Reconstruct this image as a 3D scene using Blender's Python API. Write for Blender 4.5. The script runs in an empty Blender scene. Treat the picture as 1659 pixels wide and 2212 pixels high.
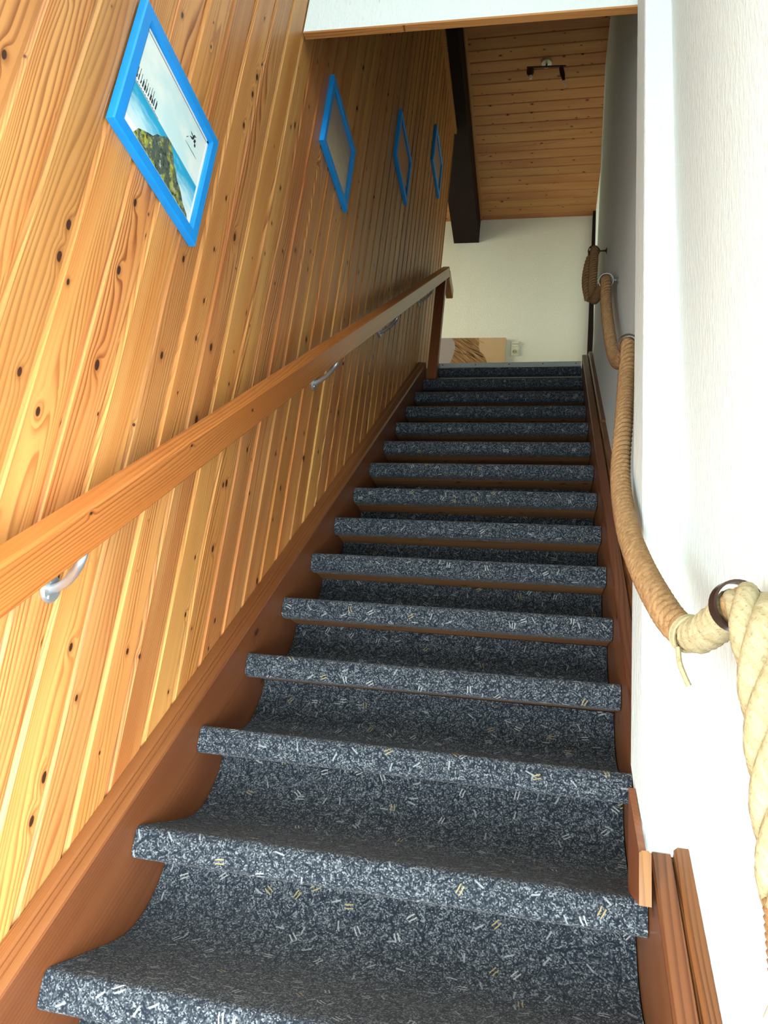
import bpy, bmesh, math, random
from mathutils import Vector, Matrix
random.seed(7)
sc = bpy.context.scene
COL = sc.collection

# ------------------------------------------------------------------ camera
cam_d = bpy.data.cameras.new('camera')
cam_d.sensor_fit = 'HORIZONTAL'; cam_d.sensor_width = 36.0
cam_d.lens = 1583.68 / 1659 * 36.0
cam_d.clip_start = 0.02; cam_d.clip_end = 60
cam = bpy.data.objects.new('camera', cam_d); COL.objects.link(cam)
R_ = Vector((0.97677769, 0.18463355, 0.10870052))
U_ = Vector((-0.0426015, -0.32984464, 0.9430735))
F_ = Vector((-0.20997729, 0.92580396, 0.31431922))
cam.matrix_world = Matrix(((R_.x, U_.x, -F_.x, 0.66787), (R_.y, U_.y, -F_.y, -1.09672), (R_.z, U_.z, -F_.z, 0.33970), (0, 0, 0, 1)))
sc.camera = cam

# ------------------------------------------------------------------ world, lights, exposure
sc.view_settings.view_transform = 'Standard'
sc.view_settings.look = 'None'
sc.view_settings.gamma = 1.0
sc.view_settings.use_curve_mapping = False
sc.view_settings.exposure = 0.0
w = bpy.data.worlds.new('world'); sc.world = w; w.use_nodes = True
wn = w.node_tree.nodes; wl = w.node_tree.links
sky = wn.new('ShaderNodeTexSky'); sky.sky_type = 'HOSEK_WILKIE'; sky.turbidity = 3.0
sky.sun_direction = (0.3, -0.5, 0.8)
wl.new(sky.outputs[0], wn['Background'].inputs[0]); wn['Background'].inputs[1].default_value = 0.25


def area(name, loc, look, sx, sy, power, col, spread=math.pi):
    d = bpy.data.lights.new(name, 'AREA'); d.shape = 'RECTANGLE'; d.size = sx; d.size_y = sy; d.spread = spread   # narrow spread set to keep light off the upper walls
    d.energy = power; d.color = col
    o = bpy.data.objects.new(name, d); COL.objects.link(o); o.location = loc
    o.rotation_euler = (Vector(look) - Vector(loc)).to_track_quat('-Z', 'Y').to_euler()
    return o


area('entrance_daylight', (0.43, -1.62, -0.55), (0.43, 0.0, -0.80), 0.78, 1.2, 92, (0.90, 0.97, 1.0), 1.85)
area('left_fill_light', (-0.035, -1.10, 0.55), (0.9, -0.20, 0.75), 0.5, 0.9, 48, (0.88, 0.98, 1.0))  # added fill, out of view, to brighten the right wall and pier
area('side_fill_light', (0.895, -0.98, 0.15), (0.0, -0.62, 0.22), 0.6, 0.9, 46, (0.95, 0.98, 1.0), 1.9)  # added fill, out of view, to brighten the near boarded wall
area('high_window_daylight', (0.43, -1.60, 2.75), (0.43, 0.35, 1.3), 0.80, 0.9, 24, (0.92, 0.98, 1.0))
area('landing_daylight', (-2.2, 3.50, 3.80), (-0.1, 4.08, 3.60), 0.9, 1.0, 24, (1.0, 0.94, 0.69), 1.7)

# ------------------------------------------------------------------ constants
G, H, W = 0.187942, 0.179700, 0.85
S = H / G
TH = math.atan(S)
C_ST = 0.075          # stringer top is z = S*y + C_ST
XL = -0.048           # boarded wall face
XR = 0.905            # plaster wall face
ZL = 14 * H           # landing level
YL = 14 * G
ZC = 4.79
FLOOR = -7 * H

# ------------------------------------------------------------------ mesh helpers


def new_obj(name, verts, faces, mat=None, parent=None, smooth=False, uvs=None, mats=None, fmat=None):
    me = bpy.data.meshes.new(name)
    me.from_pydata([tuple(v) for v in verts], [], faces)
    if uvs:
        l = me.uv_layers.new(name='UVMap')
        k = 0
        for p in me.polygons:
            for li in p.loop_indices:
                l.data[li].uv = uvs[k]; k += 1
    for m in (mats or ([mat] if mat else [])):
        me.materials.append(m)
    if fmat:
        for p, i in zip(me.polygons, fmat):
            p.material_index = i
    bm = bmesh.new(); bm.from_mesh(me)
    if not uvs:
        bmesh.ops.recalc_face_normals(bm, faces=bm.faces)
    bm.to_mesh(me); bm.free()
    if smooth:
        for p in me.polygons:
            p.use_smooth = True
    o = bpy.data.objects.new(name, me); COL.objects.link(o)
    if parent:
        o.parent = parent
    return o


class MB:
    """collects solids into one mesh"""
    def __init__(s):
        s.v = []; s.f = []

    def add(s, verts, faces):
        b = len(s.v); s.v += [tuple(v) for v in verts]; s.f += [tuple(b + i for i in f) for f in faces]
        return s

    def box(s, x0, x1, y0, y1, z0, z1):
        return s.add([(x0, y0, z0), (x1, y0, z0), (x1, y1, z0), (x0, y1, z0), (x0, y0, z1), (x1, y0, z1), (x1, y1, z1), (x0, y1, z1)],
                     [(0, 3, 2, 1), (4, 5, 6, 7), (0, 1, 5, 4), (1, 2, 6, 5), (2, 3, 7, 6), (3, 0, 4, 7)])

    def prism(s, poly, a0, a1, f):
        """poly: 2-D points; f(p, a) -> 3-D"""
        n = len(poly)
        v = [f(p, a0) for p in poly] + [f(p, a1) for p in poly]
        fs = [(i, (i + 1) % n, n + (i + 1) % n, n + i) for i in range(n)]
        fs += [tuple(range(n))[::-1], tuple(range(n, 2 * n))]
        return s.add(v, fs)

    def rings(s, rr, closed=False, caps=True):
        n = len(rr[0]); v = [p for r in rr for p in r]; f = []
        m = len(rr)
        for i in range(m if closed else m - 1):
            j = (i + 1) % m
            for k in range(n):
                f.append((i * n + k, i * n + (k + 1) % n, j * n + (k + 1) % n, j * n + k))
        if caps and not closed:
            f += [tuple(range(n))[::-1], tuple(range((m - 1) * n, m * n))]
        return s.add(v, f)

    def tube(s, pts, r, n=8, closed=False):
        pts = [Vector(p) for p in pts]
        fr = frames(pts, closed); rr = []
        for i, p in enumerate(pts):
            t, a, b = fr[i]; q = r[i] if isinstance(r, (list, tuple)) else r
            rr.append([p + a * (q * math.cos(2 * math.pi * k / n)) + b * (q * math.sin(2 * math.pi * k / n)) for k in range(n)])
        return s.rings(rr, closed)

    def lathe(s, prof, o, ax, n=20):
        o = Vector(o); ax = Vector(ax).normalized()
        a = ax.orthogonal().normalized(); b = ax.cross(a)
        rr = [[o + ax * h + a * (r * math.cos(2 * math.pi * k / n)) + b * (r * math.sin(2 * math.pi * k / n)) for k in range(n)] for r, h in prof]
        return s.rings(rr)

    def obj(s, name, mat, parent=None, smooth=False):
        o = new_obj(name, s.v, s.f, mat, parent, False)
        if smooth:
            shade_auto(o)
        return o


def shade_auto(o, ang=40):
    me = o.data
    bm = bmesh.new(); bm.from_mesh(me)
    for f in bm.faces:
        f.smooth = True
    for e in bm.edges:
        if len(e.link_faces) == 2 and e.calc_face_angle(0) > math.radians(ang):
            e.smooth = False
    bm.to_mesh(me); bm.free()


def frames(pts, closed=False):
    n = len(pts); out = []; a = None
    for i in range(n):
        if closed:
            t = (pts[(i + 1) % n] - pts[i - 1]).normalized()
        else:
            t = (pts[min(i + 1, n - 1)] - pts[max(i - 1, 0)]).normalized()
        if a is None:
            a = t.orthogonal().normalized()
        a = (a - t * a.dot(t)).normalized()
        out.append((t, a, t.cross(a)))
    return out


def catmull(P, step):
    P = [Vector(p) for p in P]; P = [2 * P[0] - P[1]] + P + [2 * P[-1] - P[-2]]
    out = []
    for i in range(1, len(P) - 2):
        p0, p1, p2, p3 = P[i - 1:i + 3]
        m = max(2, int((p2 - p1).length / step))
        for k in range(m):
            t = k / m
            out.append(0.5 * ((2 * p1) + (p2 - p0) * t + (2 * p0 - 5 * p1 + 4 * p2 - p3) * t * t + (3 * p1 - p0 - 3 * p2 + p3) * t ** 3))
    out.append(P[-2])
    # resample evenly
    res = [out[0]]; acc = 0
    for a, b in zip(out, out[1:]):
        d = (b - a).length
        while acc + d >= step:
            u = (step - acc) / d; a = a.lerp(b, u); res.append(a.copy()); d = (b - a).length; acc = 0
        acc += d
    return res


def empty(name, loc, label, cat, group=None):
    o = bpy.data.objects.new(name, None); COL.objects.link(o); o.location = loc
    o.empty_display_size = 0.05
    tag(o, label, cat, group); return o


def tag(o, label, cat, group=None):
    o['label'] = label; o['category'] = cat
    if group:
        o['group'] = group
    return o


def struct(o):
    o['kind'] = 'structure'; return o


def keep(o, parent):
    """parent without moving (geometry was given in world coordinates)"""
    o.parent = parent
    loc = Vector(parent.location)
    o.matrix_parent_inverse = Matrix.Translation(-loc)
    return o


def clone(o, parent=None):
    c = o.copy(); COL.objects.link(c)
    if parent:
        c.parent = parent
    for k in list(o.children):
        clone(k, c)
    return c

# ------------------------------------------------------------------ material helpers


class N:
    def __init__(s, name):
        s.m = bpy.data.materials.new(name); s.m.use_nodes = True
        s.t = s.m.node_tree; s.b = s.t.nodes['Principled BSDF']

    def node(s, typ, **kw):
        n = s.t.nodes.new(typ)
        for k, v in kw.items():
            setattr(n, k, v)
        return n

    def put(s, sock, v):
        if hasattr(v, 'is_linked') or isinstance(v, bpy.types.NodeSocket):
            s.t.links.new(v, sock)
        else:
            if sock.type == 'RGBA' and not hasattr(v, '__len__'):
                v = (v, v, v, 1)
            if sock.type == 'RGBA' and len(v) == 3:
                v = (*v, 1)
            sock.default_value = v

    def math(s, op, a, b=None, c=None, clamp=False):
        n = s.node('ShaderNodeMath', operation=op, use_clamp=clamp)
        for i, v in enumerate((a, b, c)):
            if v is not None:
                s.put(n.inputs[i], v)
        return n.outputs[0]

    def vmath(s, op, a, b=None):
        n = s.node('ShaderNodeVectorMath', operation=op); s.put(n.inputs[0], a)
        if b is not None:
            s.put(n.inputs[1], b)
        return n.outputs[0]

    def noise(s, v, scale, detail=2.0, rough=0.5, out=0):
        n = s.node('ShaderNodeTexNoise'); s.put(n.inputs['Vector'], v); n.inputs['Scale'].default_value = scale
        n.inputs['Detail'].default_value = detail; n.inputs['Roughness'].default_value = rough
        return n.outputs[out]

    def mix(s, f, a, b, mode='MIX'):
        n = s.node('ShaderNodeMix', data_type='RGBA', blend_type=mode)
        s.put(n.inputs[0], f); s.put(n.inputs[6], a); s.put(n.inputs[7], b)
        return n.outputs[2]

    def ramp(s, f, stops, interp='LINEAR'):
        n = s.node('ShaderNodeValToRGB'); s.put(n.inputs[0], f); r = n.color_ramp; r.interpolation = interp
        while len(r.elements) < len(stops):
            r.elements.new(0.5)
        for e, (p, c) in zip(r.elements, stops):
            e.position = p; e.color = (*c, 1) if hasattr(c, '__len__') else (c, c, c, 1)
        return n.outputs[0]

    def smooth(s, v, a, b):
        n = s.node('ShaderNodeMapRange', interpolation_type='SMOOTHSTEP'); s.put(n.inputs[0], v)
        n.inputs[1].default_value = a; n.inputs[2].default_value = b
        return n.outputs[0]

    def sep(s, v):
        n = s.node('ShaderNodeSeparateXYZ'); s.put(n.inputs[0], v); return n.outputs

    def comb(s, x, y, z):
        n = s.node('ShaderNodeCombineXYZ')
        for i, v in enumerate((x, y, z)):
            s.put(n.inputs[i], v)
        return n.outputs[0]

    def coord(s, which='Object'):
        return s.node('ShaderNodeTexCoord').outputs[which]

    def rand(s):
        return s.node('ShaderNodeObjectInfo').outputs['Random']

    def bump(s, h, strength, dist):
        n = s.node('ShaderNodeBump'); s.put(n.inputs['Height'], h); n.inputs['Strength'].default_value = strength
        n.inputs['Distance'].default_value = dist
        s.t.links.new(n.outputs[0], s.b.inputs['Normal'])

    def done(s, col, rough, spec=0.5, metal=0.0, coat=0.0):
        s.put(s.b.inputs['Base Color'], col); s.put(s.b.inputs['Roughness'], rough)
        s.b.inputs['Specular IOR Level'].default_value = spec; s.b.inputs['Metallic'].default_value = metal
        s.b.inputs['Coat Weight'].default_value = coat; s.b.inputs['Coat Roughness'].default_value = 0.15
        return s.m


def plain(name, col, rough=0.5, metal=0.0, var=0.06, scale=40, spec=0.5, bump=0.0):
    n = N(name); c = n.coord()
    f = n.noise(c, scale, 3)
    k = tuple(max(0, x * (1 - var * 2)) for x in col); l = tuple(min(1, x * (1 + var * 2)) for x in col)
    if bump:
        n.bump(f, bump, 0.002)
    return n.done(n.mix(f, k, l), rough, spec, metal)


def wood(name, light, mid, dark, axis='Z', ring=150.0, knots=1.0, rough=0.32, wob=0.030, contrast=0.75, tint=0.25, knotcol=(0.045, 0.018, 0.010), plane='Y', coat=0.0, kscale=(13.0, 7.5)):
    """long-grained timber. grain runs along local AXIS; across it the colour bands follow PLANE"""
    n = N(name)
    x, y, z = n.sep(n.coord())
    L = {'X': x, 'Y': y, 'Z': z}[axis]
    A = {'X': x, 'Y': y, 'Z': z}[plane]
    B = [q for k, q in (('X', x), ('Y', y), ('Z', z)) if k not in (axis, plane)][0]
    r = n.rand()
    rl = n.math('MULTIPLY', r, 61.7); ra = n.math('MULTIPLY', r, 23.3)
    L2 = n.math('ADD', L, rl); A2 = n.math('ADD', A, ra)
    # knots
    kv = n.comb(n.math('MULTIPLY', A2, kscale[0]), n.math('MULTIPLY', L2, kscale[1]), n.math('ADD', ra, n.math('MULTIPLY', B, 2.0)))
    vo = n.node('ShaderNodeTexVoronoi', feature='F1', voronoi_dimensions='2D'); n.put(vo.inputs['Vector'], kv); vo.inputs['Scale'].default_value = 1.0
    d = vo.outputs['Distance']; cr = n.sep(vo.outputs['Color'])
    kr = n.math('MULTIPLY', n.math('POWER', cr[0], 1.5), 0.078 * knots)
    kd = n.math('DIVIDE', d, n.math('ADD', kr, 0.004))
    swirl = n.math('MULTIPLY', n.math('POWER', 2.718, n.math('MULTIPLY', n.math('MULTIPLY', kd, kd), -0.16)), n.math('MULTIPLY', kr, 0.20))
    # growth rings as contour lines of a stretched field
    fv = n.comb(n.math('MULTIPLY', A2, 9.0), n.math('MULTIPLY', L2, 0.9), n.math('MULTIPLY', B, 3.0))
    fld = n.math('MULTIPLY', n.noise(fv, 1.0, 1.5, 0.45), wob * 4)
    fv2 = n.comb(n.math('MULTIPLY', A2, 60.0), n.math('MULTIPLY', L2, 5.0), 0.0)
    fld2 = n.math('MULTIPLY', n.noise(fv2, 1.0, 1.0), 0.004)
    g = n.math('ADD', n.math('ADD', n.math('ADD', A2, n.math('MULTIPLY', B, 0.5)), fld), n.math('ADD', fld2, swirl))
    fr = n.math('FRACT', n.math('MULTIPLY', g, n.math('MULTIPLY', n.math('ADD', 0.62, n.math('MULTIPLY', n.math('FRACT', n.math('MULTIPLY', r, 5.13)), 0.7)), ring)))
    late = n.math('MULTIPLY', n.smooth(fr, 0.30, 0.86), n.math('SUBTRACT', 1.0, n.smooth(fr, 0.88, 1.0)))
    amp = n.noise(n.comb(n.math('MULTIPLY', A2, 30.0), n.math('MULTIPLY', L2, 1.2), 3.0), 1.0, 1.0)
    late = n.math('MULTIPLY', late, n.math('MULTIPLY', n.smooth(amp, 0.22, 0.62), n.math('MULTIPLY', n.math('ADD', 0.65, n.math('MULTIPLY', n.math('FRACT', n.math('MULTIPLY', r, 11.9)), 0.6)), contrast)))
    fine = n.noise(n.comb(n.math('MULTIPLY', A2, 900.0), n.math('MULTIPLY', L2, 14.0), n.math('MULTIPLY', B, 500)), 1.0, 2.0)
    broad = n.noise(n.comb(n.math('MULTIPLY', A2, 14.0), n.math('MULTIPLY', L2, 1.3), 9.0), 1.0, 2.0)
    c = n.mix(n.smooth(broad, 0.3, 0.72), light, mid)
    c = n.mix(late, c, dark)
    c = n.mix(n.math('MULTIPLY', fine, 0.22), c, dark)
    # board to board tint
    hv = n.node('ShaderNodeHueSaturation'); n.put(hv.inputs['Color'], c)
    n.put(hv.inputs['Value'], n.math('ADD', 1.0 - tint * 0.5, n.math('MULTIPLY', n.math('FRACT', n.math('MULTIPLY', r, 7.31)), tint)))
    hv.inputs['Saturation'].default_value = 1.0
    n.put(hv.inputs['Hue'], n.math('ADD', 0.494, n.math('MULTIPLY', n.math('FRACT', n.math('MULTIPLY', r, 3.77)), 0.012)))
    c = hv.outputs[0]
    halo = n.math('SUBTRACT', 1.0, n.smooth(kd, 0.6, 2.6))
    has = n.smooth(kr, 0.012, 0.02)
    c = n.mix(n.math('MULTIPLY', n.math('MULTIPLY', halo, 0.55), has), c, dark)
    core = n.math('MULTIPLY', n.math('SUBTRACT', 1.0, n.smooth(kd, 0.75, 1.05)), has)
    c = n.mix(core, c, knotcol)
    n.bump(n.math('ADD', late, n.math('MULTIPLY', fine, 0.4)), 0.12, 0.001)
    return n.done(c, rough, 0.28, 0.0, coat)


def plaster(name, col, scale=95.0, strength=0.38):
    n = N(name); x, y, z = n.sep(n.coord())
    v = n.comb(n.math('MULTIPLY', x, 1.0), n.math('MULTIPLY', y, 1.0), n.math('MULTIPLY', z, 0.32))
    h = n.noise(v, scale, 4, 0.62)
    h2 = n.noise(n.comb(x, y, n.math('MULTIPLY', z, 0.22)), scale * 2.6, 2, 0.5)
    hh = n.math('ADD', n.smooth(h, 0.40, 0.72), n.math('MULTIPLY', h2, 0.35))
    n.bump(hh, strength, 0.003)
    pit = n.smooth(n.noise(n.comb(x, y, n.math('MULTIPLY', z, 0.25)), 120, 2, 0.5), 0.70, 0.78)
    c = n.mix(n.noise(v, 6, 2), tuple(q * 0.95 for q in col), col)
    c = n.mix(n.math('MULTIPLY', pit, 0.35), c, tuple(q * 0.5 for q in col))
    return n.done(c, 0.75, 0.25)


def carpet_mat(name):
    n = N(name)
    u, v, _ = n.sep(n.node('ShaderNodeUVMap').outputs[0])
    warp = n.noise(n.comb(u, v, 0.0), 60, 2, 0.5, 1)
    wx, wy, _z = n.sep(warp)
    u = n.math('ADD', u, n.math('MULTIPLY', n.math('SUBTRACT', wx, 0.5), 0.004))
    v = n.math('ADD', v, n.math('MULTIPLY', n.math('SUBTRACT', wy, 0.5), 0.004))

    def fleck(scale, seed, L, wd, gap, prob):
        p = n.vmath('ADD', n.vmath('SCALE', n.comb(u, v, 0.0)), (seed, seed * 1.7, 0.0))
        p.node.inputs[0].links[0].from_node.inputs[3].default_value = scale
        vo = n.node('ShaderNodeTexVoronoi', feature='F1', voronoi_dimensions='2D')
        n.put(vo.inputs['Vector'], p); vo.inputs['Scale'].default_value = 1.0
        d = n.vmath('SUBTRACT', p, vo.outputs['Position'])
        dx, dy, _ = n.sep(d); c = n.sep(vo.outputs['Color'])
        a = n.math('MULTIPLY', c[0], 6.283)
        ca, sa = n.math('COSINE', a), n.math('SINE', a)
        al = n.math('ABSOLUTE', n.math('ADD', n.math('MULTIPLY', dx, ca), n.math('MULTIPLY', dy, sa)))
        b = n.math('ABSOLUTE', n.math('SUBTRACT', n.math('MULTIPLY', dy, ca), n.math('MULTIPLY', dx, sa)))
        if gap:
            b = n.math('ABSOLUTE', n.math('SUBTRACT', b, gap * scale))
        m1 = n.math('SUBTRACT', 1.0, n.smooth(al, L * scale * 0.8, L * scale))
        m2 = n.math('SUBTRACT', 1.0, n.smooth(b, wd * scale * 0.6, wd * scale))
        m3 = n.math('LESS_THAN', c[1], prob)
        return n.math('MULTIPLY', n.math('MULTIPLY', m1, m2), m3), c[2]
    loop = n.node('ShaderNodeTexVoronoi', feature='F1', voronoi_dimensions='2D'); n.put(loop.inputs['Vector'], n.comb(u, v, 0.0)); loop.inputs['Scale'].default_value = 480
    lc = n.sep(loop.outputs['Color'])[0]
    sp = n.math('ADD', n.math('MULTIPLY', lc, 0.72), n.math('MULTIPLY', n.noise(n.comb(u, v, 0.0), 90, 3, 0.65), 0.55))
    base = n.ramp(sp, [(0.15, (0.0035, 0.006, 0.010)), (0.55, (0.014, 0.019, 0.024)), (0.8, (0.046, 0.056, 0.064)), (1.0, (0.13, 0.15, 0.165))])
    f1, _ = fleck(50, 3.1, 0.0085, 0.0019, 0, 0.72)
    f2, _ = fleck(43, 9.7, 0.0095, 0.0020, 0, 0.7)
    f3, _ = fleck(40, 21.3, 0.008, 0.0011, 0, 0.45)
    f4, cc = fleck(14, 5.9, 0.0085, 0.0014, 0.0031, 0.6)
    f5, _ = fleck(18, 31.9, 0.009, 0.0018, 0, 0.6)
    c = n.mix(n.math('MULTIPLY', f1, 0.85), base, (0.005, 0.008, 0.014))
    c = n.mix(n.math('MULTIPLY', f2, 0.85), c, (0.005, 0.009, 0.016))
    c = n.mix(n.math('MULTIPLY', f3, 0.5), c, (0.07, 0.082, 0.09))
    fc = n.mix(n.math('GREATER_THAN', cc, 0.72), (0.24, 0.26, 0.255), (0.21, 0.175, 0.085))
    c = n.mix(n.math('MULTIPLY', f4, 0.85), c, fc)
    c = n.mix(n.math('MULTIPLY', f5, 0.80), c, (0.18, 0.205, 0.215))
    n.bump(n.math('ADD', lc, loop.outputs['Distance']), 0.5, 0.002)
    n.b.inputs['Sheen Weight'].default_value = 0.06
    return n.done(c, 0.95, 0.12)


def rope_mat(name, a, b, dk):
    n = N(name)
    u, v, _ = n.sep(n.node('ShaderNodeUVMap').outputs[0])
    f = n.noise(n.comb(n.math('MULTIPLY', n.math('ADD', u, n.math('MULTIPLY', v, 18.0)), 9.0), n.math('MULTIPLY', v, 30.0), 0.0), 1.0, 3, 0.6)
    g = n.noise(n.coord(), 260, 3, 0.6)
    c = n.mix(n.smooth(f, 0.3, 0.75), a, b)
    c = n.mix(n.math('MULTIPLY', n.smooth(g, 0.52, 0.72), 0.5), c, dk)
    n.bump(n.math('ADD', f, g), 0.6, 0.0015)
    return n.done(c, 0.9, 0.15)


PINE = wood('pine_boards', (0.61, 0.315, 0.100), (0.51, 0.203, 0.054), (0.21, 0.065, 0.016), ring=125, rough=0.40, contrast=0.85, tint=0.32, wob=0.040)
PINE_C = wood('pine_ceiling_boards', (0.54, 0.27, 0.10), (0.45, 0.19, 0.065), (0.20, 0.065, 0.025), axis='X', plane='Y', ring=170, rough=0.4, contrast=0.4)
PINE_RAIL = wood('pine_handrail', (0.44, 0.175, 0.038), (0.39, 0.140, 0.027), (0.17, 0.052, 0.012), ring=190, knots=0.45, rough=0.30, tint=0.05, contrast=0.85, coat=0.2)
RED = wood('red_brown_stringer_wood', (0.200, 0.078, 0.026), (0.160, 0.056, 0.018), (0.070, 0.023, 0.008), ring=80, knots=0.6, rough=0.36, tint=0.1, contrast=0.35, kscale=(6, 3))
RED2 = wood('red_brown_moulding_wood', (0.22, 0.085, 0.027), (0.165, 0.055, 0.017), (0.065, 0.020, 0.007), ring=330, knots=0.2, rough=0.34, tint=0.1, plane='X', contrast=0.85)
LIGHTW = wood('light_trim_wood', (0.52, 0.26, 0.09), (0.45, 0.20, 0.065), (0.26, 0.10, 0.03), axis='X', plane='Z', ring=160, knots=0.3, tint=0.0)
LIGHTZ = wood('light_filler_wood', (0.34, 0.150, 0.042), (0.29, 0.115, 0.03), (0.18, 0.10, 0.03), axis='Z', plane='Y', ring=160, knots=0.3, tint=0.0)
RED3 = wood('red_brown_moulding_shaded', (0.150, 0.058, 0.021), (0.118, 0.041, 0.014), (0.048, 0.016, 0.006), ring=110, knots=0.2, rough=0.34, tint=0.1, plane='X', contrast=0.8)  # moulding wood darkened, painting in the dimmer light on the right
FILL = wood('sawn_filler_wood', (0.20, 0.088, 0.024), (0.17, 0.07, 0.018), (0.10, 0.04, 0.012), ring=160, knots=0.3, tint=0.0)
BARE = wood('bare_tread_wood', (0.27, 0.135, 0.05), (0.20, 0.09, 0.034), (0.09, 0.04, 0.018), axis='X', plane='Y', ring=120, knots=0.8, rough=0.6, tint=0.2)
DARKW = plain('dark_brown_beam_stain', (0.014, 0.0074, 0.0066), 0.7, var=0.2, scale=12, spec=0.12)
WHITE = plaster('white_textured_plaster', (0.73, 0.85, 0.86))
WHITE_F = plaster('pale_woodchip_wall', (0.78, 0.78, 0.70), 140, 0.14)
CARPET = carpet_mat('grey_blue_flecked_carpet')
ROPE = rope_mat('tan_rope', (0.215, 0.125, 0.055), (0.33, 0.205, 0.095), (0.10, 0.05, 0.02))
ROPE2 = rope_mat('cream_rope_end', (0.27, 0.235, 0.125), (0.36, 0.32, 0.20), (0.13, 0.085, 0.04))
BLUE = plain('blue_painted_frame', (0.002, 0.26, 0.74), 0.45, var=0.05, scale=30, bump=0.1)
STEEL = plain('satin_steel', (0.46, 0.50, 0.52), 0.40, 0.75, 0.05)
BRONZE = plain('dark_bronze_metal', (0.075, 0.045, 0.035), 0.35, 0.7, 0.1)
ALU = plain('aluminium_strip', (0.62, 0.70, 0.70), 0.4, 0.6, 0.05)
CREAM = plain('cream_plastic', (0.74, 0.72, 0.60), 0.4, var=0.02)
FLOORM = plain('grey_floor', (0.32, 0.30, 0.27), 0.6)

# ------------------------------------------------------------------ large structure


def sbox(name, mat, *b):
    return struct(MB().box(*b).obj(name, mat))


# boarded wall: backing + one object per board, all sharing one mesh
wall_left = sbox('wall_left', DARKW, -0.17, XL - 0.0075, -1.65, 2.885, FLOOR, 4.52)
PITCH = 0.0887
prof = [(-0.016, 0.0), (-0.006, 0.0), (-0.0008, 0.0052), (0.0, 0.0062), (0.0, 0.0768), (-0.0008, 0.0776), (-0.0058, 0.0780), (-0.0062, PITCH + 0.002), (-0.016, PITCH + 0.002)]
board0 = None
y = -0.0195 - PITCH * 22
k = 0
while y < 2.885 - PITCH * 0.5:
    if board0 is None:
        mb = MB().prism(prof, FLOOR, 4.52, lambda p, a: (p[0], p[1], a))
        board0 = mb.obj('board', PINE); o = board0
    else:
        o = board0.copy(); COL.objects.link(o)
    o.parent = wall_left; o.location = (XL - random.uniform(0.0, 0.0012), y, 0)
    y += PITCH; k += 1
struct(MB().box(-0.17, XL + 0.003, y, 2.892, 2.4, 4.52).obj('trim_5', PINE))     # corner strip at the end of the boarding
struct(MB().box(XL - 0.012, XL + 0.020, 0.42, 2.892, 4.520, 4.556).obj('trim_2', LIGHTW))   # capping strip along the top

# right plaster wall (leans out slightly near the ceiling)


def rw(y, z, x):
    return (x, y, z)


rv = []
for (yy) in (-1.65, 2.655):
    for (xx, zz) in ((XR, FLOOR), (XR, 2.4), (XR + 0.047, ZC), (1.10, ZC), (1.10, FLOOR)):
        rv.append((xx, yy, zz))
wall_right = struct(new_obj('wall_right', rv, [(0, 1, 6, 5), (1, 2, 7, 6), (2, 3, 8, 7), (3, 4, 9, 8), (4, 0, 5, 9), (0, 4, 3, 2, 1), (5, 6, 7, 8, 9)], WHITE))
# pier beside the opening, bottom cut to the stair slope
py0, py1 = 0.176, 0.312


def px(z):
    return 0.8375 + 0.0125 * (z - 0.24) / 2.0


pv = [(px(0.24), py0, S * py0 + C_ST - .002), (px(0.3), py1, S * py1 + C_ST - .002), (0.95, py1, S * py1 + C_ST - .002), (0.95, py0, S * py0 + C_ST - .002),
      (px(2.9), py0, 2.9), (px(2.9), py1, 2.9), (0.95, py1, 2.9), (0.95, py0, 2.9)]
pier = new_obj('wall_pier', pv, [(0, 3, 2, 1), (4, 5, 6, 7), (0, 1, 5, 4), (1, 2, 6, 5), (2, 3, 7, 6), (3, 0, 4, 7)], WHITE); struct(pier)
bv = pier.modifiers.new('bevel', 'BEVEL'); bv.width = 0.006; bv.segments = 2
# lintel wall over the opening
lv = []
for yy in (0.33, 0.344):
    lv += [(-0.0465, yy, 2.240), (0.93, yy, 2.2165), (0.93, yy, ZC), (-0.0465, yy, ZC)]
lint = struct(new_obj('wall_lintel', lv, [(0, 1, 2, 3), (7, 6, 5, 4), (0, 4, 5, 1), (1, 5, 6, 2), (2, 6, 7, 3), (3, 7, 4, 0)], WHITE))
tv = []
for yy in (0.327, 0.346):
    tv += [(-0.044, yy, 2.2330), (0.93, yy, 2.2095), (0.93, yy, 2.2165), (-0.044, yy, 2.2400)]
struct(new_obj('trim_1', tv, [(0, 1, 2, 3), (7, 6, 5, 4), (0, 4, 5, 1), (1, 5, 6, 2), (2, 6, 7, 3), (3, 7, 4, 0)], LIGHTW))

# lower hall shell
sbox('floor', FLOORM, -0.2, 1.1, -1.65, 0.4, FLOOR - 0.1, FLOOR)
sbox('ceiling_hall', WHITE, -0.2, 1.1, -1.65, 0.33, 3.5, 3.6)
sbox('wall_back', WHITE, -0.2, 1.1, -1.75, -1.65, 0.20, 2.2)
mbk = MB().box(-0.2, 0.0, -1.75, -1.65, FLOOR, 0.20).box(0.86, 1.1, -1.75, -1.65, FLOOR, 0.20)
mbk.box(-0.2, 0.0, -1.75, -1.65, 2.2, 3.5).box(0.86, 1.1, -1.75, -1.65, 2.2, 3.5).box(0.0, 0.86, -1.75, -1.65, 3.3, 3.5)
struct(mbk.obj('wall_entrance', WHITE))
sbox('ground_outside', FLOORM, -3, 4, -6, -1.75, FLOOR - 0.12, FLOOR - 0.02)

# frames of the openings behind the camera, and added ones round the side fills


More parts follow.
